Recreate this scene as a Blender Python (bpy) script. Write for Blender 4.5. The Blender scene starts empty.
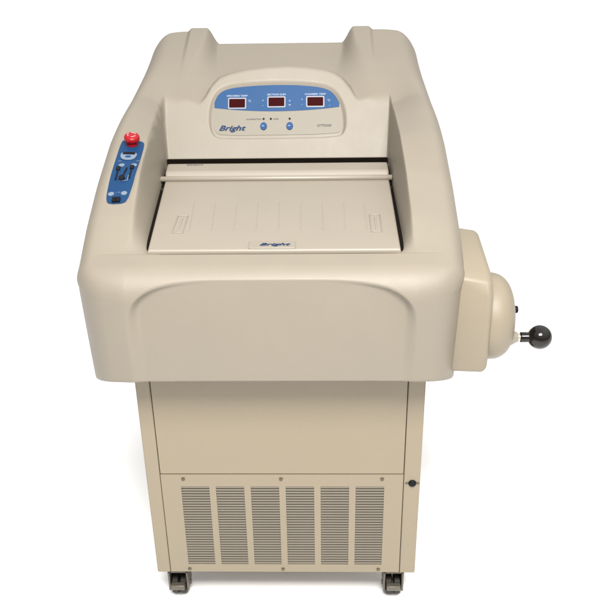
import bpy, bmesh, math
import numpy as np
from mathutils import Vector, Matrix

S = bpy.context.scene
COL = S.collection

# ------------------------------------------------------------------ camera
def set_camera():
    yaw, pit, rol = [math.radians(a) for a in (-1.661, 27.829, -1.037)]
    F = Vector((math.sin(yaw) * math.cos(pit), math.cos(yaw) * math.cos(pit), -math.sin(pit)))
    R = Vector((math.cos(yaw), -math.sin(yaw), 0))
    U = R.cross(F)
    R2 = R * math.cos(rol) + U * math.sin(rol)
    U2 = -R * math.sin(rol) + U * math.cos(rol)
    M = Matrix((R2, U2, -F)).transposed().to_4x4()
    M.translation = (0.0913, -1.534, 1.593)
    cd = bpy.data.cameras.new('camera')
    cam = bpy.data.objects.new('camera', cd)
    COL.objects.link(cam)
    cam.matrix_world = M
    cd.sensor_width = 36
    cd.lens = 36 * 888.2 / 600
    cd.clip_start = 0.05
    cd.clip_end = 200
    S.camera = cam
set_camera()

# ------------------------------------------------------------------ light
W = bpy.data.worlds.new('World'); S.world = W
W.use_nodes = True
bg = W.node_tree.nodes['Background']
# white studio surroundings: bright ceiling softly falling off to the walls
_nt = W.node_tree
_tc = _nt.nodes.new('ShaderNodeTexCoord'); _sx = _nt.nodes.new('ShaderNodeSeparateXYZ')
_cr = _nt.nodes.new('ShaderNodeValToRGB')
_nt.links.new(_tc.outputs['Generated'], _sx.inputs[0]); _nt.links.new(_sx.outputs['Z'], _cr.inputs[0])
_cr.color_ramp.elements[0].position = 0.0; _cr.color_ramp.elements[0].color = (.13, .13, .13, 1)
_cr.color_ramp.elements[1].position = 0.85; _cr.color_ramp.elements[1].color = (1, 1, 1, 1)
_mr = _nt.nodes.new('ShaderNodeMapRange')          # added gradient: surroundings dimmed on the left to darken left-facing sides
_mr.inputs[1].default_value = -1; _mr.inputs[2].default_value = 1
_mr.inputs[3].default_value = .70; _mr.inputs[4].default_value = 1.30
_nt.links.new(_sx.outputs['X'], _mr.inputs[0])
_vm = _nt.nodes.new('ShaderNodeVectorMath'); _vm.operation = 'SCALE'
_nt.links.new(_cr.outputs[0], _vm.inputs[0]); _nt.links.new(_mr.outputs[0], _vm.inputs['Scale'])
_nt.links.new(_vm.outputs[0], bg.inputs[0])
bg.inputs[1].default_value = 1.5

def area(name, loc, target, size, power, color=(1, 1, 1)):
    ld = bpy.data.lights.new(name, 'AREA')
    ld.shape = 'RECTANGLE'; ld.size, ld.size_y = size
    ld.energy = power; ld.color = color
    o = bpy.data.objects.new(name, ld); COL.objects.link(o)
    o.location = loc
    o.rotation_euler = (Vector(target) - Vector(loc)).to_track_quat('-Z', 'Y').to_euler()
    return o
area('key_softbox', (0.24, -1.6, 3.0), (0, 0.2, 0.6), (1.3, .9), 182, (1, .975, .935))

S.view_settings.view_transform = 'Standard'
S.view_settings.look = 'None'
S.view_settings.exposure = 0.0
S.view_settings.gamma = 1
S.view_settings.use_curve_mapping = False

# ------------------------------------------------------------------ materials
def mat(name, color, rough=0.5, metal=0.0, spec=0.5, mottle=0.0, bump=0.0, bscale=400.0, coat=0.0):
    m = bpy.data.materials.new(name); m.use_nodes = True
    nt = m.node_tree; b = nt.nodes['Principled BSDF']
    b.inputs['Base Color'].default_value = (*color, 1)
    b.inputs['Roughness'].default_value = rough
    b.inputs['Metallic'].default_value = metal
    b.inputs['Specular IOR Level'].default_value = spec
    b.inputs['Coat Weight'].default_value = coat
    tc = nt.nodes.new('ShaderNodeTexCoord')
    if mottle > 0:
        n = nt.nodes.new('ShaderNodeTexNoise'); n.inputs['Scale'].default_value = 7
        n.inputs['Detail'].default_value = 8; n.inputs['Roughness'].default_value = 0.62
        nt.links.new(tc.outputs['Object'], n.inputs['Vector'])
        r = nt.nodes.new('ShaderNodeMapRange')
        r.inputs[1].default_value = 0.3; r.inputs[2].default_value = 0.7
        r.inputs[3].default_value = 1 - mottle; r.inputs[4].default_value = 1 + mottle
        nt.links.new(n.outputs['Fac'], r.inputs[0])
        mx = nt.nodes.new('ShaderNodeVectorMath'); mx.operation = 'SCALE'
        mx.inputs[0].default_value = color
        nt.links.new(r.outputs[0], mx.inputs['Scale'])
        nt.links.new(mx.outputs[0], b.inputs['Base Color'])
        r2 = nt.nodes.new('ShaderNodeMapRange')
        r2.inputs[1].default_value = 0.3; r2.inputs[2].default_value = 0.7
        r2.inputs[3].default_value = rough - .05; r2.inputs[4].default_value = rough + .07
        nt.links.new(n.outputs['Fac'], r2.inputs[0])
        nt.links.new(r2.outputs[0], b.inputs['Roughness'])
    if bump > 0:
        n = nt.nodes.new('ShaderNodeTexNoise'); n.inputs['Scale'].default_value = bscale
        n.inputs['Detail'].default_value = 3
        nt.links.new(tc.outputs['Object'], n.inputs['Vector'])
        bp = nt.nodes.new('ShaderNodeBump'); bp.inputs['Strength'].default_value = bump
        bp.inputs['Distance'].default_value = 0.0006
        nt.links.new(n.outputs['Fac'], bp.inputs['Height'])
        nt.links.new(bp.outputs[0], b.inputs['Normal'])
    return m

def emis(name, color, strength, base=(0, 0, 0)):
    m = mat(name, base, 0.2)
    b = m.node_tree.nodes['Principled BSDF']
    b.inputs['Emission Color'].default_value = (*color, 1)
    b.inputs['Emission Strength'].default_value = strength
    return m

M = dict(
    shell=mat('cream_moulded_plastic', (.192, .167, .130), .5, mottle=.03, bump=.4, bscale=420),
    lid=mat('pale_lid_plastic', (.226, .197, .158), .45, mottle=.02),
    bar=mat('glossy_ivory_bar', (.215, .188, .150), .35),
    cabinet=mat('tan_powder_coated_steel', (.216, .179, .123), .5, mottle=.02, bump=.4, bscale=700),
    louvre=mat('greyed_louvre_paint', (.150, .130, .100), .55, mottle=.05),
    housing=mat('tan_handwheel_plastic', (.200, .169, .121), .5, mottle=.02, bump=.2),
    gap_shade=mat('black_gap_shade', (.006, .004, .003), .7, spec=.05),
    dark=mat('dark_interior', (.02, .016, .012), .8, spec=.1),
    blue=mat('printed_blue_film', (.013, .056, .150), .5, spec=.15, mottle=.04),
    blue2=mat('printed_deep_blue_film', (.006, .034, .095), .5, spec=.15, mottle=.05),
    cream=mat('cream_film', (.172, .152, .118), .5, spec=.4),
    bezel=mat('silver_print', (.15, .16, .19), .4),
    glass=mat('dark_red_display_glass', (.026, .0004, .0008), .5, spec=.03),
    text_w=mat('white_print', (.17, .22, .32), .5),
    text_b=mat('blue_grey_print', (.018, .035, .085), .6, spec=.1),
    text_g=mat('grey_print', (.07, .075, .09), .6, spec=.1),
    btn=mat('blue_push_button', (.012, .052, .15), .5, spec=.12),
    btn_l=mat('pale_button_print', (.08, .14, .26), .5),
    red=mat('red_mushroom_plastic', (.24, .0022, .006), .35, spec=.3),
    red2=mat('pale_red_print', (.6, .2, .2), .4),
    white=mat('white_oval_print', (.13, .165, .21), .5, spec=.2),
    black=mat('black_knob_plastic', (.004, .003, .002), .12, spec=.35, coat=.15),
    blackm=mat('black_print', (.005, .005, .007), .5, spec=.12),
    chrome=mat('brushed_steel', (.62, .57, .5), .3, metal=1),
    zinc=mat('zinc_caster_steel', (.10, .088, .07), .40, metal=.4, mottle=.2),
    tyre=mat('dark_caster_rubber', (.018, .015, .012), .5, spec=.2),
    screw=mat('screw_steel', (.10, .08, .055), .4, metal=.5),
    floor=mat('white_studio_floor', (.94, .94, .94), .9, spec=.0),
)

# ------------------------------------------------------------------ helpers
def link(name, me, m, parent=None, smooth=False):
    me.materials.append(m)
    if smooth:
        me.shade_smooth()
    o = bpy.data.objects.new(name, me); COL.objects.link(o)
    if parent: o.parent = parent
    return o

def from_bm(name, bm, m, parent=None, smooth=False, bevel=0, seg=2, angle=35):
    bmesh.ops.recalc_face_normals(bm, faces=bm.faces)
    me = bpy.data.meshes.new(name); bm.to_mesh(me); bm.free()
    o = link(name, me, m, parent)
    if bevel:
        b = o.modifiers.new('bevel', 'BEVEL'); b.width = bevel; b.segments = seg
        b.limit_method = 'ANGLE'; b.angle_limit = math.radians(30)
    if smooth or bevel:
        me.shade_smooth()
        me.set_sharp_from_angle(angle=math.radians(angle))
    return o

def box(bm, x0, x1, y0, y1, z0, z1):
    vs = [bm.verts.new((x, y, z)) for z in (z0, z1) for x, y in ((x0, y0), (x1, y0), (x1, y1), (x0, y1))]
    for f in ((3, 2, 1, 0), (4, 5, 6, 7), (0, 1, 5, 4), (1, 2, 6, 5), (2, 3, 7, 6), (3, 0, 4, 7)):
        bm.faces.new([vs[i] for i in f])

def lathe(bm, prof, M4=Matrix(), n=48):
    """prof: list of (r, h) along local Z."""
    rings = []
    for r, h in prof:
        if r < 1e-6:
            rings.append([bm.verts.new(M4 @ Vector((0, 0, h)))])
        else:
            rings.append([bm.verts.new(M4 @ Vector((r * math.cos(2 * math.pi * k / n), r * math.sin(2 * math.pi * k / n), h))) for k in range(n)])
    for a, b in zip(rings, rings[1:]):
        for k in range(n):
            k2 = (k + 1) % n
            if len(a) == 1 and len(b) == 1: continue
            if len(a) == 1: bm.faces.new((a[0], b[k], b[k2]))
            elif len(b) == 1: bm.faces.new((a[k], b[0], a[k2]))
            else: bm.faces.new((a[k], b[k], b[k2], a[k2]))
    for r in (rings[0], rings[-1]):
        if len(r) > 1: bm.faces.new(r)

def prism(bm, pts, M4, h0, h1):
    """polygon pts (local x,y) extruded h0..h1 along local z of M4"""
    a = [bm.verts.new(M4 @ Vector((x, y, h0))) for x, y in pts]
    b = [bm.verts.new(M4 @ Vector((x, y, h1))) for x, y in pts]
    bm.faces.new(a[::-1]); bm.faces.new(b)
    n = len(pts)
    for i in range(n):
        bm.faces.new((a[i], a[(i + 1) % n], b[(i + 1) % n], b[i]))

def smooth_poly(pts, it=2):
    for _ in range(it):
        q = []
        n = len(pts)
        for i in range(n):
            p, r = pts[i], pts[(i + 1) % n]
            q.append((p[0] * .75 + r[0] * .25, p[1] * .75 + r[1] * .25))
            q.append((p[0] * .25 + r[0] * .75, p[1] * .25 + r[1] * .75))
        pts = q
    return pts

def rrect(cx, cy, w, h, r, n=5):
    out = []
    for sx, sy, a0 in ((1, 1, 0), (-1, 1, 90), (-1, -1, 180), (1, -1, 270)):
        for k in range(n + 1):
            a = math.radians(a0 + 90 * k / n)
            out.append((cx + sx * (w / 2 - r) + r * math.cos(a), cy + sy * (h / 2 - r) + r * math.sin(a)))
    return out

def ellipse(cx, cy, a, b, n=24):
    return [(cx + a * math.cos(2 * math.pi * k / n), cy + b * math.sin(2 * math.pi * k / n)) for k in range(n)]

def text(name, body, M4, size, m, parent, shear=0.0, bold=0.0, xs=1.0, align='LEFT', h=0.0004, heavy=0.0):
    cu = bpy.data.curves.new(name, 'FONT')
    cu.body = body; cu.size = size; cu.shear = shear; cu.offset = bold
    cu.align_x = align; cu.extrude = h; cu.resolution_u = 3
    t = bpy.data.objects.new(name, cu); COL.objects.link(t)
    dg = bpy.context.evaluated_depsgraph_get()
    me = bpy.data.meshes.new_from_object(t.evaluated_get(dg))
    bpy.data.objects.remove(t)
    if heavy:          # thicken the strokes with shifted copies of the outlines
        b = bmesh.new()
        for q, (ox, oy) in enumerate(((-1, 0), (1, 0), (0, -1), (0, 1))):
            m2 = me.copy(); m2.transform(Matrix.Translation((ox * heavy, oy * heavy, q * .00004))); b.from_mesh(m2); bpy.data.meshes.remove(m2)
        b.to_mesh(me); b.free()
    me.transform(M4 @ Matrix.Diagonal((xs, 1, 1, 1)))
    me.materials.clear()
    return link(name, me, m, parent)

# ------------------------------------------------------------------ setting
bm = bmesh.new()
n = 60
vs = [[bm.verts.new((x, y, -0.037)) for x in (-40, 40)] for y in (-40, 60)]
bm.faces.new((vs[0][0], vs[0][1], vs[1][1], vs[1][0]))
fl = from_bm('floor', bm, M['floor'])
fl['kind'] = 'structure'

root = bpy.data.objects.new('laboratory_cryostat', None); COL.objects.link(root)
root.location = (0, 0.3, -0.037)
root['label'] = 'cream floor-standing laboratory cryostat with blue control panels, side handwheel and vented cabinet on casters'
root['category'] = 'laboratory machine'

# ------------------------------------------------------------------ moulded top cover
def sst(a, b, x):
    t = np.clip((x - a) / (b - a), 0, 1); return t * t * (3 - 2 * t)
def smin(a, b, k):
    h = np.clip(.5 + .5 * (b - a) / k, 0, 1); return b * (1 - h) + a * h - k * h * (1 - h)
def smax(a, b, k): return -smin(-a, -b, k)

HW, Y0, Y1, RC, CX = .3700, -.09, .93, .060, -.0085
def smooth_interp(x, pts, w=.02):
    px = np.array([p[0] for p in pts]); pz = np.array([p[1] for p in pts])
    px = np.r_[px[0] - 1, px, px[-1] + 1]
    pz = np.r_[pz[0] - (pz[1] - pz[0]) / (px[2] - px[1]), pz, pz[-1] + (pz[-1] - pz[-2]) / (px[-2] - px[-3])]
    out = 0
    ks = np.linspace(-1, 1, 9); wk = 1 - np.abs(ks) * .9; wk = wk / wk.sum()
    for k, q in zip(ks, wk): out = out + q * np.interp(x + k * w, px, pz)
    return out
def warp(x, y):
    s = np.clip(y / .93, 0, 1); return CX + x * (1 - .037 * sst(.40, .93, y)) - .002 * s
def unwarp(xw, y):
    s = np.clip(y / .93, 0, 1); return (xw + .002 * s - CX) / (1 - .037 * sst(.40, .93, y))

ZO = [(-.09, .876), (0, .902), (.08, .942), (.2, .986), (.35, 1.026), (.48, 1.044), (.58, 1.056), (.75, 1.088), (.93, 1.129)]
ZL = [(-.09, .872), (0, .8875), (.08, .932), (.2, .975), (.35, 1.003), (.48, 1.010), (.58, 1.009), (.62, 1.026), (.68, 1.053), (.75, 1.078), (.93, 1.127)]
ZF = [(.5, .98), (.58, .990), (.64, 1.018), (.70, 1.040), (.80, 1.062), (.88, 1.081), (.93, 1.093)]
ARCH = [(-.30, .98), (-.240, .985), (-.226, 1.000), (-.208, 1.006), (-.193, 1.022), (-.178, 1.045), (-.160, 1.061), (-.135, 1.070), (-.094, 1.078), (-.045, 1.083), (.006, 1.085),
        (.055, 1.082), (.099, 1.076), (.122, 1.069), (.141, 1.058), (.160, 1.038), (.176, 1.016), (.190, 1.004), (.21, .985), (.30, .98)]
TRAY = (0.517, .891, 1.43)
# recessed control panel outline in panel coordinates (x, distance up the slope)
REC = [(-.178, .132), (-.171, .158), (-.158, .176), (-.134, .188), (-.080, .1935), (-.020, .1955), (.040, .194), (.092, .188), (.116, .176), (.131, .158), (.142, .132),
       (.145, .098), (.140, .074), (.125, .064), (-.018, .062), (-.150, .062), (-.168, .070), (-.178, .092)]
_c = (-.0165, .1285)
REC = smooth_poly([(_c[0] + (x - _c[0]) * 1.035, _c[1] + (s - _c[1]) * 1.085) for x, s in REC], 2)
PH = math.hypot(1, TRAY[2]); PS = Vector((0, 1 / PH, TRAY[2] / PH)); PN = Vector((0, -TRAY[2] / PH, 1 / PH))

def poly_sd(px, py, poly):
    """signed distance, negative inside"""
    P = np.array(poly); Q = np.roll(P, -1, 0)
    d = np.full(px.shape, 1e9); ins = np.zeros(px.shape, bool)
    for (ax, ay), (bx, by) in zip(P, Q):
        ex, ey = bx - ax, by - ay
        t = np.clip(((px - ax) * ex + (py - ay) * ey) / (ex * ex + ey * ey), 0, 1)
        d = np.minimum(d, np.hypot(px - ax - t * ex, py - ay - t * ey))
        c = ((ay > py) != (by > py)) & (px < (bx - ax) * (py - ay) / (by - ay + 1e-12) + ax)
        ins ^= c
    return np.where(ins, -d, d)

# outline of blue side label, world (x, y)
SIDE = [(-0.3460, 0.3200), (-0.3410, 0.3350), (-0.2980, 0.3320), (-0.2920, 0.3200), (-0.2910, 0.2750), (-0.2915, 0.2100), (-0.2940, 0.1500), (-0.2980, 0.1200), (-0.3070, 0.1120),
        (-0.3290, 0.1120), (-0.3440, 0.1200), (-0.3465, 0.1700), (-0.3465, 0.2450)]
SIDE = smooth_poly(SIDE, 2)

def H(x, y):
    zo = smooth_interp(y, ZO, .03); zl = smooth_interp(y, ZL, .016)
    ax = np.abs(x + .012)
    deck = zl + (zo - zl) * sst(.256, .362, ax)
    deck = deck - .020 * (np.clip(ax - .262, 0, .12) / .10) ** 1.5 * (1 - .2 * sst(.5, .85, y))
    # valley between two rear humps
    ax2 = np.abs(x + .020)
    zf = smooth_interp(y, ZF, .012)
    wb = .150 - .0 * y
    rr_ = sst(.64, .90, y)
    t = (1 - sst(.130 + .034 * rr_, .240 - .042 * rr_, ax2)) * sst(.50, .56, y)
    back = deck + (np.minimum(zf, deck + .03) - deck) * t
    back = back + .009 * (1 - sst(.236, .250, ax2)) * (1 - t) * sst(.66, .88, y)
    # hood
    cz = smooth_interp(x, ARCH, .004)
    hood = cz - .50 * np.clip(y - .655, 0, 1) - 20 * np.clip(.535 - y, 0, 1)
    pl = TRAY[1] + TRAY[2] * (y - TRAY[0])
    body = smax(back, hood, .008)
    # well
    tb = np.clip(y / .517, 0, 1.1)
    xbL, xbR = -.2515 - .0325 * tb, .2495 + .0005 * tb     # foot of the well walls
    xlL, xlR = -.277 - .018 * tb, .2645 - .005 * tb        # their upper lips
    wl = .886 + (xbL - x) * (zl - .886) / (xbL - xlL)
    wr = .886 + (x - xbR) * (zl - .886) / (xlR - xbR)
    wf = .882 + (-.006 - y) * 3
    side = np.maximum(wl, wr)
    well = smax(smax(side, pl, .070), wf, .004)
    well = np.where((y > .50) & (pl < .8960) & (well > .862), np.maximum(side, .862), well)
    well = np.maximum(well, .862)
    kk = .0045 + .006 * sst(.215, .250, np.abs(x + .018)) * sst(.03, .09, y)
    z = smin(body, well, kk)
    # recess of the control panel
    s = (y - TRAY[0]) * PH
    m = (np.abs(z - pl) < .03) & (y > .53) & (y < .70)
    sd = np.where(m, 1.0, 1.0)
    if m.any():
        sd[m] = poly_sd(x[m], s[m], REC)
    z = z - .0062 * PH * (1 - sst(-.007, .0015, sd)) * m
    # shallow seat for the side label
    m = (x < -.27) & (y > .08) & (y < .36)
    if m.any():
        sd = np.ones_like(z); sd[m] = poly_sd(x[m], y[m], SIDE)
        z = z - .0022 * (1 - sst(-.0015, .0015, sd)) * m
    return z

def Redge(nx, ny, y):
    side = .030 + .029 * sst(.4, .85, y)
    wf = np.maximum(0, -ny) ** 2; wb = np.maximum(0, ny) ** 2
    return side * nx ** 2 + .050 * wf + .028 * wb
def drop(d, R):
    q = np.clip(R - d, 0, R); return R - np.sqrt(np.maximum(R * R - q * q, 0))

def surf(xw, y):
    """height of the cover at world x, y"""
    xw = np.atleast_1d(np.array(xw, float)); y = np.atleast_1d(np.array(y, float))
    x = unwarp(xw, y)
    yc = (Y0 + Y1) / 2; hy = (Y1 - Y0) / 2
    qx = np.abs(x) - (HW - RC); qy = np.abs(y - yc) - (hy - RC)
    ox, oy = np.maximum(qx, 0), np.maximum(qy, 0)
    d = RC - np.hypot(ox, oy) - np.minimum(np.maximum(qx, qy), 0)
    l = np.hypot(ox, oy) + 1e-9
    return H(xw, y) - drop(d, Redge(ox / l * np.sign(x), oy / l * np.sign(y - yc), y))

def spacing(lo, hi, base, dense):
    out = [lo]; x = lo
    while x < hi - 1e-9:
        s = base
        for a, b, q in dense:
            if a - base <= x <= b: s = min(s, q)
        x = x + s; out.append(x)
    out = np.array(out); out = lo + (out - lo) * (hi - lo) / (out[-1] - lo)
    return out

xs = spacing(-(HW - RC), HW - RC, .0035, [(-.278, -.222, .0012), (.238, .278, .0010), (-.19, .16, .0026)])
ys = spacing(Y0 + RC, Y1 - RC, .0036, [(-.016, .004, .0016), (.500, .60, .0016), (.60, .68, .0014), (.105, .13, .0015), (.31, .35, .0018)])
NX, NY = len(xs), len(ys)
# ring positions: (corner base point, outward normal, interior vertex index)
ring = []
def idx(i, j): return j * NX + i
CN = 24
for i in range(NX - 1): ring.append((xs[i], ys[0], 0, -1, idx(i, 0)))
for k in range(CN):
    a = math.radians(-90 + 90 * k / CN); ring.append((xs[-1], ys[0], math.cos(a), math.sin(a), idx(NX - 1, 0)))
for j in range(NY - 1): ring.append((xs[-1], ys[j], 1, 0, idx(NX - 1, j)))
for k in range(CN):
    a = math.radians(90 * k / CN); ring.append((xs[-1], ys[-1], math.cos(a), math.sin(a), idx(NX - 1, NY - 1)))
for i in range(NX - 1, 0, -1): ring.append((xs[i], ys[-1], 0, 1, idx(i, NY - 1)))
for k in range(CN):
    a = math.radians(90 + 90 * k / CN); ring.append((xs[0], ys[-1], math.cos(a), math.sin(a), idx(0, NY - 1)))
for j in range(NY - 1, 0, -1): ring.append((xs[0], ys[j], -1, 0, idx(0, j)))
for k in range(CN):
    a = math.radians(180 + 90 * k / CN); ring.append((xs[0], ys[0], math.cos(a), math.sin(a), idx(0, 0)))
ring = np.array([r[:4] for r in ring]), np.array([r[4] for r in ring])
rp, ri = ring; NR = len(ri)
gx, gy = np.meshgrid(xs, ys)
gxw = warp(gx, gy); gz = H(gxw, gy)
V = [np.stack([gxw.ravel(), gy.ravel(), gz.ravel()], 1)]
Fq = []
j, i = np.meshgrid(np.arange(NY - 1), np.arange(NX - 1), indexing='ij')
a = (j * NX + i).ravel(); Fq.append(np.stack([a, a + 1, a + NX + 1, a + NX], 1))
# band of offsets
ds = RC * (1 - np.sin(np.linspace(0, math.pi / 2, 40)[1:]))
ds = np.sort(ds)[::-1]
prev = ri; base = NX * NY
for d in ds:
    rad = RC - d
    x = rp[:, 0] + rp[:, 2] * rad; y = rp[:, 1] + rp[:, 3] * rad
    xw = warp(x, y)
    z = H(xw, y) - drop(d, Redge(rp[:, 2], rp[:, 3], y))
    V.append(np.stack([xw, y, z], 1))
    cur = base + np.arange(NR); base += NR
    Fq.append(np.stack([prev, cur, np.roll(cur, -1), np.roll(prev, -1)], 1)[:, [0, 1, 2, 3]]); prev = cur
last = V[-1]
ZB = .646
NS = 74
for k in range(1, NS + 1):
    t = k / NS
    z = last[:, 2] + (ZB - last[:, 2]) * t
    dr = .008 * np.clip((.82 - z) / .17, 0, 1) ** 1.2
    # rounding at the very bottom
    dr = dr + .004 * np.clip((ZB + .006 - z) / .006, 0, 1) ** 2
    x = last[:, 0] - rp[:, 2] * dr; y = last[:, 1] - rp[:, 3] * dr * .6
    V.append(np.stack([x, y, z], 1))
    cur = base + np.arange(NR); base += NR
    Fq.append(np.stack([prev, cur, np.roll(cur, -1), np.roll(prev, -1)], 1)); prev = cur
# inner return of the skirt
for off, zz in ((.034, ZB), (.034, ZB + .1)):
    l = V[-1] if zz == ZB else V[-1]
    x = l[:, 0] - rp[:, 2] * (off if zz == ZB else 0); y = l[:, 1] - rp[:, 3] * (off if zz == ZB else 0)
    V.append(np.stack([x, y, np.full_like(x, zz)], 1))
    cur = base + np.arange(NR); base += NR
    Fq.append(np.stack([prev, cur, np.roll(cur, -1), np.roll(prev, -1)], 1)); prev = cur
V = np.concatenate(V); Fq = np.concatenate(Fq)
tri_m = Fq[:, 0] == Fq[:, 3]
Ft = Fq[tri_m][:, :3]; Fq = Fq[~tri_m]
# arched recess pressed into the front face
poly = smooth_poly([(-.272, .55), (-.272, .70), (-.272, .790), (-.262, .822), (-.240, .842), (-.205, .855), (-.150, .864), (-.090, .870), (-.023, .873), (.060, .870), (.125, .865), (.185, .856), (.225, .845), (.252, .823), (.263, .790), (.263, .70), (.263, .55)], 3)
sel = (V[:, 1] < -.02) & (np.abs(V[:, 0]) < .30)
sdv = poly_sd(V[sel, 0], V[sel, 2], poly)
wv = .009 + .013 * (1 - sst(.74, .86, V[sel, 2]))
m = 1 - sst(-1, .4, sdv / wv)
tc_ = np.clip((np.abs(V[:, 0] + .006) - .270) / .100, 0, 1) * np.clip((.04 - V[:, 1]) / .10, 0, 1) * np.clip((.895 - V[:, 2]) / .07, 0, 1)
tc_ = tc_ ** 1.35
V[:, 1] += .026 * tc_
V[:, 2] -= .50 * np.clip(V[:, 1] + .083, 0, .075) * np.clip((.80 - V[:, 2]) / .15, 0, 1) * np.clip((.5 - V[:, 1]) / .4, 0, 1) * (np.abs(V[:, 0]) > .2)
yrec = -.0720 - .0075 * np.clip((.872 - V[sel, 2]) / .22, 0, 1)
V[sel, 1] += m * (np.maximum(V[sel, 1], yrec) - V[sel, 1])
me = bpy.data.meshes.new('top_cover')
me.vertices.add(len(V)); me.vertices.foreach_set('co', V.ravel())
me.loops.add(len(Fq) * 4 + len(Ft) * 3)
me.loops.foreach_set('vertex_index', np.r_[Fq.ravel(), Ft.ravel()].astype(np.int32))
me.polygons.add(len(Fq) + len(Ft))
me.polygons.foreach_set('loop_start', np.r_[np.arange(0, len(Fq) * 4, 4), len(Fq) * 4 + np.arange(0, len(Ft) * 3, 3)].astype(np.int32))
me.update(calc_edges=True); me.validate()
bm = bmesh.new(); bm.from_mesh(me)
bmesh.ops.remove_doubles(bm, verts=bm.verts, dist=1e-6)
bmesh.ops.recalc_face_normals(bm, faces=bm.faces)
bm.to_mesh(me); bm.free()
cover = link('top_cover', me, M['shell'], root, smooth=True)

# ------------------------------------------------------------------ dark gap and lid
bm = bmesh.new(); prism(bm, [(-.2555, -.008), (.2535, -.008), (.2530, .5150), (-.2870, .5150)], Matrix(), .870, .8835); box(bm, -.2835, .2490, .5152, .5205, .872, .8955)  # black sheet and strip put in as the shade of the lid gap
from_bm('lid_gap_shade', bm, M['gap_shade'], root)

NLX, NLY = 320, 300
u = np.linspace(-1, 1, NLX); v = np.linspace(0, 1, NLY)
U_, V_ = np.meshgrid(u, v)
def lid_hw(y, side):
    h = np.where(side < 0, .2420 + .0345 * y / .517, .2395 + .0050 * y / .517)
    q = np.clip((y - .468) / .020, 0, 1)
    return h - .020 * (1 - np.sqrt(1 - q * q * .98))
yb0 = .488
yy = -.0040 + (yb0 + .0040) * V_
X = U_ * lid_hw(yy, U_)
cut = .020 * (1 - sst(.03, .14, np.abs(X - .005)))
Yl = -.0040 + (yb0 - cut * V_ ** 6 + .0040) * V_
Z = np.full_like(X, .893)
for g in np.arange(-.180, .1801, .045):
    Z -= .0013 * np.exp(-((X - (g * (1 + .10 * (Yl - .16) / .5) - .03 * (Yl - .16))) / .0018) ** 2) * sst(.085, .10, Yl) * (1 - sst(.235, .26, Yl))
Z += .0022 * sst(.270, .276, Yl) * 0
edge = np.minimum((1 - np.abs(U_)) * .237, np.minimum(Yl + .0040, yb0 - cut - Yl))
roll = .0140 * sst(.383, .402, Yl)
Z += roll * (1 - .85 * sst(.445, .489, Yl))
Z -= .004 * (1 - np.sqrt(np.clip(1 - (1 - np.clip(edge / .004, 0, 1)) ** 2, 0, 1)))
Vl = np.stack([X, Yl, Z], -1).reshape(-1, 3)
j, i = np.meshgrid(np.arange(NLY - 1), np.arange(NLX - 1), indexing='ij'); a = (j * NLX + i).ravel()
Fl = np.stack([a, a + 1, a + NLX + 1, a + NLX], 1)
bd = np.r_[np.arange(NLX), (np.arange(1, NLY) * NLX + NLX - 1), (NLY - 1) * NLX + np.arange(NLX - 2, -1, -1), np.arange(NLY - 2, 0, -1) * NLX]
lo = Vl[bd].copy(); lo[:, 2] = .8845
nb = len(Vl) + np.arange(len(bd))
Fs = np.stack([bd, nb, np.roll(nb, -1), np.roll(bd, -1)], 1)
Vl = np.concatenate([Vl, lo]); Fl = np.concatenate([Fl, Fs])
me = bpy.data.meshes.new('chamber_lid')
me.from_pydata(Vl.tolist(), [], Fl.tolist())
lid = link('chamber_lid', me, M['lid'], root, smooth=True)
me.set_sharp_from_angle(angle=math.radians(50))

# glossy bar across the lid
bm = bmesh.new()
lathe(bm, [(0, -.2765), (.0055, -.2765), (.0065, -.275), (.0065, .2480), (.0055, .2495), (0, .2495)],
      Matrix.Translation((0, .376, .8968)) @ Matrix.Rotation(math.pi / 2, 4, 'Y'), 24)
from_bm('sliding_bar', bm, M['bar'], lid, smooth=True)
for sx in (-1, 1):     # guide brackets
    bm = bmesh.new(); gx = -.2665 if sx < 0 else .2420
    box(bm, gx - .0035, gx + .0035, .330, .340, .884, .890)
    from_bm('guide_bracket', bm, M['dark'], lid, bevel=.0008)
for cx in (-.1965, .1985):   # finger grips
    bm = bmesh.new()
    x0, x1, y0, y1 = cx - .0115, cx + .0115, .076, .165
    box(bm, x0, x0 + .0022, y0, y1, .890, .8950); box(bm, x1 - .0022, x1, y0, y1, .890, .8950)
    box(bm, x0 + .0023, x1 - .0023, y0, y0 + .003, .890, .8949); box(bm, x0 + .0023, x1 - .0023, y1 - .003, y1, .890, .8949)
    box(bm, cx - .002, cx + .002, y0 + .012, y1 - .012, .890, .8945)
    from_bm('finger_grip', bm, M['lid'], lid, bevel=.0007)
bm = bmesh.new()
prism(bm, rrect(-.005, .0160, .090, .034, .003), Matrix.Translation((0, 0, .893)), -.002, .0022)
bdg = from_bm('badge', bm, M['bar'], lid, bevel=.0008)
text('lettering', 'Bright', Matrix.Translation((-.030, .0100, .8956)), .0150, M['text_b'], bdg, shear=.35, heavy=.0003, xs=1.55)
text('lettering', 'BRIGHT', Matrix.Translation((-.225, .440, .9073)), .0070, M['text_g'], lid, xs=1.6, bold=.0002)

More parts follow.
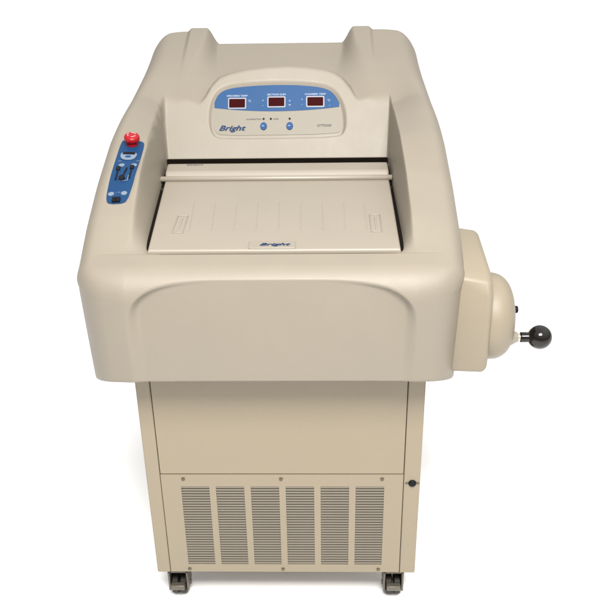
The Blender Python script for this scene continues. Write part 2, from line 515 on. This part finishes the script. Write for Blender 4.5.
# ------------------------------------------------------------------ control panel
def PM(x, s, h=0.0):
    o = Vector((x, TRAY[0], TRAY[1])) + PS * s + PN * h
    m4 = Matrix((Vector((1, 0, 0)), PS, PN)).transposed().to_4x4(); m4.translation = o
    return m4
PD = -.0060
B0 = PM(0, 0, PD)
def inset(poly, d):
    P = np.array(poly); c = P.mean(0)
    out = []
    n = len(P)
    for k in range(n):
        a, b = P[k - 1], P[(k + 1) % n]; t = b - a; t = t / np.hypot(*t)
        nrm = np.array([-t[1], t[0]])
        if nrm @ (c - P[k]) < 0: nrm = -nrm
        out.append(tuple(P[k] + nrm * d))
    return out
# overlay face
ov = inset(REC, .0085)
def split(poly, f):      # part of polygon above curve s=f(x)
    return [(x, max(s, f(x))) for x, s in poly]
def fcurve(x): return .1345 - .0100 * (1 - ((x + .018) / .155) ** 2)
bm = bmesh.new(); prism(bm, ov, B0, -.001, .0012)
panel = from_bm('control_panel', bm, M['cream'], root)
# blue upper field, sampled densely so its lower edge bows
P = np.array(ov)
xsx = np.linspace(P[:, 0].min() + .0006, P[:, 0].max() - .0006, 90)
top, bot = [], []
for x in xsx:
    hits = []
    for (ax0, ay0), (bx0, by0) in zip(P, np.roll(P, -1, 0)):
        if (ax0 - x) * (bx0 - x) <= 0 and ax0 != bx0:
            hits.append(ay0 + (by0 - ay0) * (x - ax0) / (bx0 - ax0))
    hi = max(hits); lo_ = min(hits); b_ = max(fcurve(x), lo_)
    if hi - b_ > .0004: top.append((x, hi - .0002)); bot.append((x, b_))
bm = bmesh.new()
tv = [bm.verts.new(B0 @ Vector((x, s, .0018))) for x, s in top]
bv = [bm.verts.new(B0 @ Vector((x, s, .0018))) for x, s in bot]
for k in range(len(tv) - 1): bm.faces.new((bv[k], bv[k + 1], tv[k + 1], tv[k]))
# thickness
r = bmesh.ops.extrude_face_region(bm, geom=list(bm.faces))
bmesh.ops.translate(bm, verts=[g for g in r['geom'] if isinstance(g, bmesh.types.BMVert)], vec=-PN * .0008)
blue = from_bm('blue_field', bm, M['blue'], panel)

caps = ['SPECIMEN TEMP', 'SECTION SUM', 'CHAMBER TEMP']
for cx, s0, cap, off in ((-.1155, .1452, caps[0], 0), (-.0195, .1478, caps[1], 0), (.0752, .1478, caps[2], 0)):
    bm = bmesh.new()
    prism(bm, rrect(cx, s0, .0445, .0280, .003), B0, .0019, .0026)
    bz = from_bm('display_bezel', bm, M['bezel'], panel)
    bm = bmesh.new()
    prism(bm, rrect(cx, s0, .0385, .0215, .0015), B0, .0027, .0034)
    ds_ = from_bm('display', bm, M['glass'], bz)
    text('caption', cap, PM(cx, s0 + .0165, PD + .0024), .0062, M['text_w'], panel, xs=1.15, align='CENTER', bold=.0002)
for x, s0, b in ((-.0850, .150, '°C'), (-.0525, .151, '+'), (-.0525, .139, '-'), (.0130, .151, '\u00b5'), (.0130, .140, 'm'), (.0430, .153, '+'), (.0430, .141, '-'), (.108, .150, '°C'), (.110, .138, '-')):
    text('symbol', b, PM(x, s0 - .002, PD + .0024), .0072, M['text_w'], panel, align='CENTER', bold=.0002)
text('lettering', 'Bright', PM(-.1600, .0770, PD + .0018), .0180, M['text_b'], panel, shear=.35, heavy=.00055, xs=1.42)
text('lettering', 'OTF5000', PM(.0790, .0850, PD + .0018), .0082, M['text_g'], panel, shear=.1, xs=1.1)
for x in (-.0506, .0128):
    bm = bmesh.new()
    prism(bm, ellipse(x, .0870, .0082, .0098), B0, .001, .0036)
    b_ = from_bm('push_button', bm, M['btn'], panel, bevel=.001)
    bm = bmesh.new(); prism(bm, rrect(x - .0015, .0875, .0060, .0028, .0008), B0, .0037, .0042)
    from_bm('button_symbol', bm, M['btn_l'], b_)
for x in (-.0506, -.0331, .0128):
    bm = bmesh.new(); prism(bm, ellipse(x, .1055, .0026, .0026, 16), B0, .001, .0022)
    from_bm('indicator_lamp', bm, M['dark'], panel)
text('caption', 'ILLUMINATION', PM(-.0565, .1035, PD + .0018), .0048, M['text_g'], panel, align='RIGHT', xs=1.1)
text('caption', 'LOCK', PM(-.028, .1035, PD + .0018), .0048, M['text_g'], panel, xs=1.1)

# ------------------------------------------------------------------ side switch panel on left deck
def deck_frame(x, y, h=0.0):
    e = .008
    z = surf([x, x + e, x - e, x, x], [y, y, y, y + e, y - e])
    du = Vector((2 * e, 0, float(z[1] - z[2]))).normalized()
    dv = Vector((0, 2 * e, float(z[3] - z[4])))
    nrm = du.cross(dv).normalized(); dv = nrm.cross(du).normalized()
    m4 = Matrix((du, dv, nrm)).transposed().to_4x4()
    m4.translation = Vector((x, y, float(z[0]))) + nrm * h
    return m4
sp = inset(SIDE, .0014)
bm = bmesh.new()
P = np.array(sp); yv = np.linspace(P[:, 1].min() + .0008, P[:, 1].max() - .0008, 70)
rows = []
for y in yv:
    hits = []
    for (ax0, ay0), (bx0, by0) in zip(P, np.roll(P, -1, 0)):
        if (ay0 - y) * (by0 - y) <= 0 and ay0 != by0: hits.append(ax0 + (bx0 - ax0) * (y - ay0) / (by0 - ay0))
    xr = np.linspace(min(hits), max(hits), 14)
    # height from the seat, evaluated just inside so the step at its rim is not picked up
    xi = np.clip(xr, min(hits) + .002, max(hits) - .002); yi = np.clip(y, P[:, 1].min() + .004, P[:, 1].max() - .004)
    z = surf(xi, np.full_like(xr, yi)) + (y - yi) * .3
    rows.append([bm.verts.new((a_, y, b_ + .0014)) for a_, b_ in zip(xr, z)])
for r0, r1 in zip(rows, rows[1:]):
    for k in range(13): bm.faces.new((r0[k], r0[k + 1], r1[k + 1], r1[k]))
r = bmesh.ops.extrude_face_region(bm, geom=list(bm.faces))
bmesh.ops.translate(bm, verts=[g for g in r['geom'] if isinstance(g, bmesh.types.BMVert)], vec=(0, 0, -.0012))
spanel = from_bm('switch_panel', bm, M['blue2'], root, smooth=True)

def decal(name, pts, cx, cy, m, h0=.0012, h1=.0024, parent=None, bevel=0):
    bm = bmesh.new(); prism(bm, pts, deck_frame(cx, cy), h0, h1)
    return from_bm(name, bm, m, parent or spanel, bevel=bevel)
# stop button
bm = bmesh.new()
lathe(bm, [(.0125, 0), (.0125, .006), (.0110, .007), (.0110, .009), (.0150, .011), (.0165, .014), (.0168, .019), (.0155, .022), (.0120, .0240), (.006, .0248), (0, .0250)], deck_frame(-.3195, .316), 40)
stop = from_bm('emergency_stop_button', bm, M['red'], spanel, smooth=True, angle=50)
bm = bmesh.new()
M4 = deck_frame(-.3195, .316)
for k in range(3):
    a0 = 2 * math.pi * k / 3 + .5
    pts = [(.0095 * math.cos(a0 + t) , .0095 * math.sin(a0 + t)) for t in np.linspace(0, 1.3, 7)] + [(.0075 * math.cos(a0 + t), .0075 * math.sin(a0 + t)) for t in np.linspace(1.3, 0, 7)]
    prism(bm, pts, M4, .0236, .0254)
from_bm('arrow_marks', bm, M['red2'], stop)
# digital counter
c = decal('counter_bezel', smooth_poly([(-.0175, .012), (.0175, .012), (.0170, -.008), (.009, -.018), (-.009, -.018), (-.0170, -.008)], 2), -.3195, .2700, M['white'], .0014, .0034, bevel=.0006)
decal('counter_screen', rrect(0, .006, .026, .0085, .001), -.3195, .2700, M['blackm'], .003, .0042, c)
decal('counter_button', ellipse(0, -.007, .0062, .0036), -.3195, .2700, M['btn'], .003, .0046, c)
for x, y in ((-.3280, .2330), (-.3020, .2330), (-.3345, .1425), (-.3080, .1425)):
    decal('legend_oval', ellipse(0, 0, .0062, .0058), x, y, M['white'])
def slider(x, y, m=M['blackm']):
    bm = bmesh.new(); M4 = deck_frame(x, y)
    prism(bm, rrect(0, .011, .0085, .013, .002), M4, .001, .0045)
    prism(bm, rrect(0, -.006, .0032, .046, .001), M4, .0008, .0032)
    return from_bm('rocker_switch', bm, m, spanel, bevel=.0008)
slider(-.3325, .210); slider(-.3045, .213)
bm = bmesh.new(); M4 = deck_frame(-.3195, .192)
prism(bm, ellipse(0, -.006, .0062, .0080), M4, .001, .006)
prism(bm, [(-.001, 0), (.002, 0), (.007, .030), (.004, .030)], M4, .0008, .0030)
from_bm('selector_switch', bm, M['blackm'], spanel, bevel=.0006)
bm = bmesh.new(); M4 = deck_frame(-.3210, .1235)
prism(bm, rrect(-.0042, 0, .0080, .0130, .001), M4, .0012, .0058); prism(bm, rrect(.0045, 0, .0080, .0130, .001), M4, .0012, .0058)
from_bm('power_switch', bm, M['blackm'], spanel, bevel=.0006)

for x, y, b_, sz in ((-.3350, .2480, 'ON', .0050), (-.2975, .2480, 'OFF', .0050), (-.3210, .1440, 'I  O', .0055)):
    text('caption', b_, deck_frame(x, y, .0014), sz, M['white'], spanel, align='CENTER')
bm = bmesh.new(); M4 = deck_frame(-.3195, .200)
prism(bm, [(-.004, -.0226), (.0128, -.0226), (.0128, -.004), (.0113, -.004), (.0113, -.0212), (-.004, -.0212)], M4, .0012, .0018)
from_bm('scale_marks', bm, M['white'], spanel)

# ------------------------------------------------------------------ handwheel side
RY = Matrix.Rotation(math.pi / 2, 4, 'Y')
bm = bmesh.new()
prof = [(-.062, .662), (-.058, .650), (.150, .650), (.160, .660), (.163, .852), (.152, .864), (-.010, .852), (-.040, .840), (-.060, .812)]
a_ = [bm.verts.new((.335, max(y, -.036), .755 + (z - .755) * 1.10)) for y, z in prof]
b_ = [bm.verts.new((.404, y, z)) for y, z in prof]
c_ = [bm.verts.new((.412, .05 + (y - .05) * .93, .757 + (z - .757) * .93)) for y, z in prof]
n = len(prof)
for A, B in ((a_, b_), (b_, c_)):
    for k in range(n): bm.faces.new((A[k], A[(k + 1) % n], B[(k + 1) % n], B[k]))
bm.faces.new(a_); bm.faces.new(c_[::-1])
hous = from_bm('handwheel_housing', bm, M['housing'], root, bevel=.012, seg=5, angle=60)
hw = bmesh.new()
C0 = Matrix.Translation((.4105, .035, .727)) @ RY
prof = [(.080, -.006), (.0855, -.002), (.087, .004), (.087, .016)]
for k in range(1, 15):
    t = k / 14 * math.pi / 2
    prof.append((.087 * math.cos(t) ** .58 if k < 14 else 0, .016 + .044 * math.sin(t)))
lathe(hw, prof, C0, 72)
hwo = from_bm('handwheel', hw, M['housing'], hous, smooth=True, angle=50)
bm = bmesh.new(); lathe(bm, [(.0075, 0), (.0075, .005), (.006, .007), (0, .0072)], Matrix.Translation((.4700, .020, .749)) @ RY, 20)
from_bm('hub_cap', bm, M['blackm'], hwo, smooth=True)
KX, KY, KZ = .455, .000, .6970
K0 = Matrix.Translation((KX, KY, KZ)) @ RY
bm = bmesh.new(); lathe(bm, [(.018, -.010), (.0165, .009), (.0125, .016), (.0095, .023), (0, .023)], K0, 28)
from_bm('handle_boss', bm, M['bar'], hwo, smooth=True)
bm = bmesh.new(); lathe(bm, [(.0068, .017), (.0068, .032), (0, .032)], K0, 24)
from_bm('handle_shaft', bm, M['chrome'], hwo, smooth=True)
bm = bmesh.new()
prof = [(.0, .0275), (.0095, .0275), (.0105, .029), (.0100, .047)]
cc, rr = .0665, .0242
for k in range(0, 19):
    t = math.pi - .46 - (math.pi - .46) * k / 18
    prof.append((max(rr * math.sin(t), 0) if k < 18 else 0, cc + rr * math.cos(t)))
lathe(bm, prof, K0, 48)
from_bm('ball_knob', bm, M['black'], hwo, smooth=True, angle=60)

# ------------------------------------------------------------------ cabinet
CB, CT = .064, .640
bm = bmesh.new()
box(bm, -.2978, -.2675, .0, .82, CB, CT)
from_bm('side_panel', bm, M['cabinet'], root, bevel=.0025)
bm = bmesh.new(); box(bm, .2665, .302, .0, .82, CB, CT)
from_bm('side_panel', bm, M['cabinet'], root, bevel=.0025)
bm = bmesh.new()
box(bm, -.267, .266, .010, .815, CB + .003, CT)
from_bm('cabinet_body', bm, M['cabinet'], root)
bm = bmesh.new(); box(bm, -.2662, .2652, .001, .009, .3535, CT)
from_bm('front_panel', bm, M['cabinet'], root, bevel=.0012)
# grille panel with punched louvre slots
GX0, GX1, GZ0, GZ1 = -.2662, .2652, CB + .0015, .3515
xc = []
w, gap = .0625, .0150
x = -.2235
for k in range(6): xc.append((x, x + w)); x += w + gap * .97
ST, SB = .3185, .0885
bm = bmesh.new()
box(bm, GX0, GX1, .001, .0090, ST, GZ1)
box(bm, GX0, GX1, .001, .0090, GZ0, SB)
ed = [GX0] + [e for c_ in xc for e in c_] + [GX1]
for k in range(0, len(ed), 2): box(bm, ed[k], ed[k + 1], .001, .0090, SB, ST)
bmesh.ops.remove_doubles(bm, verts=bm.verts, dist=1e-6)
gp = from_bm('grille_panel', bm, M['cabinet'], root)
for x0, x1 in xc:
    bm = bmesh.new()
    NSL = 31; pitch = (ST - SB) / NSL
    for k in range(NSL):
        z = SB + (k + .30) * pitch
        vs = [bm.verts.new(p) for p in ((x0 + .0002, .0016, z), (x1 - .0002, .0016, z), (x1 - .0002, .0016, z + .0043), (x0 + .0002, .0016, z + .0043),
                                        (x0 + .0002, .0034, z + .0002), (x1 - .0002, .0034, z + .0002), (x1 - .0002, .0034, z + .0044), (x0 + .0002, .0034, z + .0044))]
        for f in ((0, 1, 2, 3), (7, 6, 5, 4), (0, 4, 5, 1), (3, 2, 6, 7), (0, 3, 7, 4), (1, 5, 6, 2)):
            bm.faces.new([vs[q] for q in f])
    from_bm('vent', bm, M['louvre'], gp)
bm = bmesh.new(); box(bm, -.25, .25, .0082, .0096, SB - .01, ST + .01)
from_bm('vent_backing', bm, M['dark'], gp)
for x, z in ((-.217, .3395), (-.002, .3395), (.219, .3395), (-.222, .0745), (-.004, .0745), (.217, .0745)):
    bm = bmesh.new(); lathe(bm, [(.0042, 0), (.0040, .0015), (.002, .0026), (0, .0027)], Matrix.Translation((x, .0008, z)) @ Matrix.Rotation(math.pi / 2, 4, 'X'), 20)
    from_bm('screw', bm, M['screw'], gp, smooth=True)
bm = bmesh.new(); RX = Matrix.Rotation(math.pi / 2, 4, 'X')
lathe(bm, [(.0088, 0), (.0085, .002), (.0065, .0045), (0, .005)], Matrix.Translation((.285, 0, .329)) @ RX, 28)
lk = from_bm('lock', bm, M['blackm'], root, smooth=True)
bm = bmesh.new(); prism(bm, rrect(.285, .329, .031, .0048, .002), Matrix(((1, 0, 0, 0), (0, 0, -1, 0), (0, 1, 0, 0), (0, 0, 0, 1))), -.0005, .0010)
from_bm('lock_plate', bm, M['screw'], lk)

# ------------------------------------------------------------------ casters
FZ = -.037

def caster(x, y):
    bm = bmesh.new()
    prism(bm, rrect(x, y, .050, .050, .004), Matrix.Translation((0, 0, 0)), .056, .0635)
    lathe(bm, [(.015, 0), (.020, .004), (.020, .012), (.014, .014)], Matrix.Translation((x, y, .042)), 24)
    for s in (-1, 1):
        box(bm, x + s * .0215 - .0025, x + s * .0215 + .0025, y - .026, y + .022, -.014, .044)
    box(bm, x - .0225, x + .0225, y - .022, y + .022, .038, .044)
    c = from_bm('caster', bm, M['zinc'], root, bevel=.0012)
    R = .027
    for s in (-1, 1):
        bm = bmesh.new()
        Mx = Matrix.Translation((x + s * .0100, y, FZ + R)) @ RY
        lathe(bm, [(0, -.0085), (R - .004, -.0085), (R, -.006), (R, .006), (R - .004, .0085), (0, .0085)], Mx, 36)
        from_bm('wheel', bm, M['tyre'], c, smooth=True)
    bm = bmesh.new(); lathe(bm, [(0, -.026), (.006, -.026), (.006, .026), (0, .026)], Matrix.Translation((x, y, FZ + R)) @ RY, 16)
    from_bm('axle', bm, M['zinc'], c, smooth=True)
    bm = bmesh.new(); box(bm, x - .016, x + .016, y - .040, y - .026, .000, .014); 
    from_bm('brake_pedal', bm, M['zinc'], c, bevel=.002)
for x, y in ((-.256, .045), (.2555, .045), (-.256, .76), (.2555, .76)): caster(x, y)

# children were built in world coordinates: keep them there under the root
bpy.context.view_layer.update()
for o in list(root.children):
    o.matrix_parent_inverse = root.matrix_world.inverted()
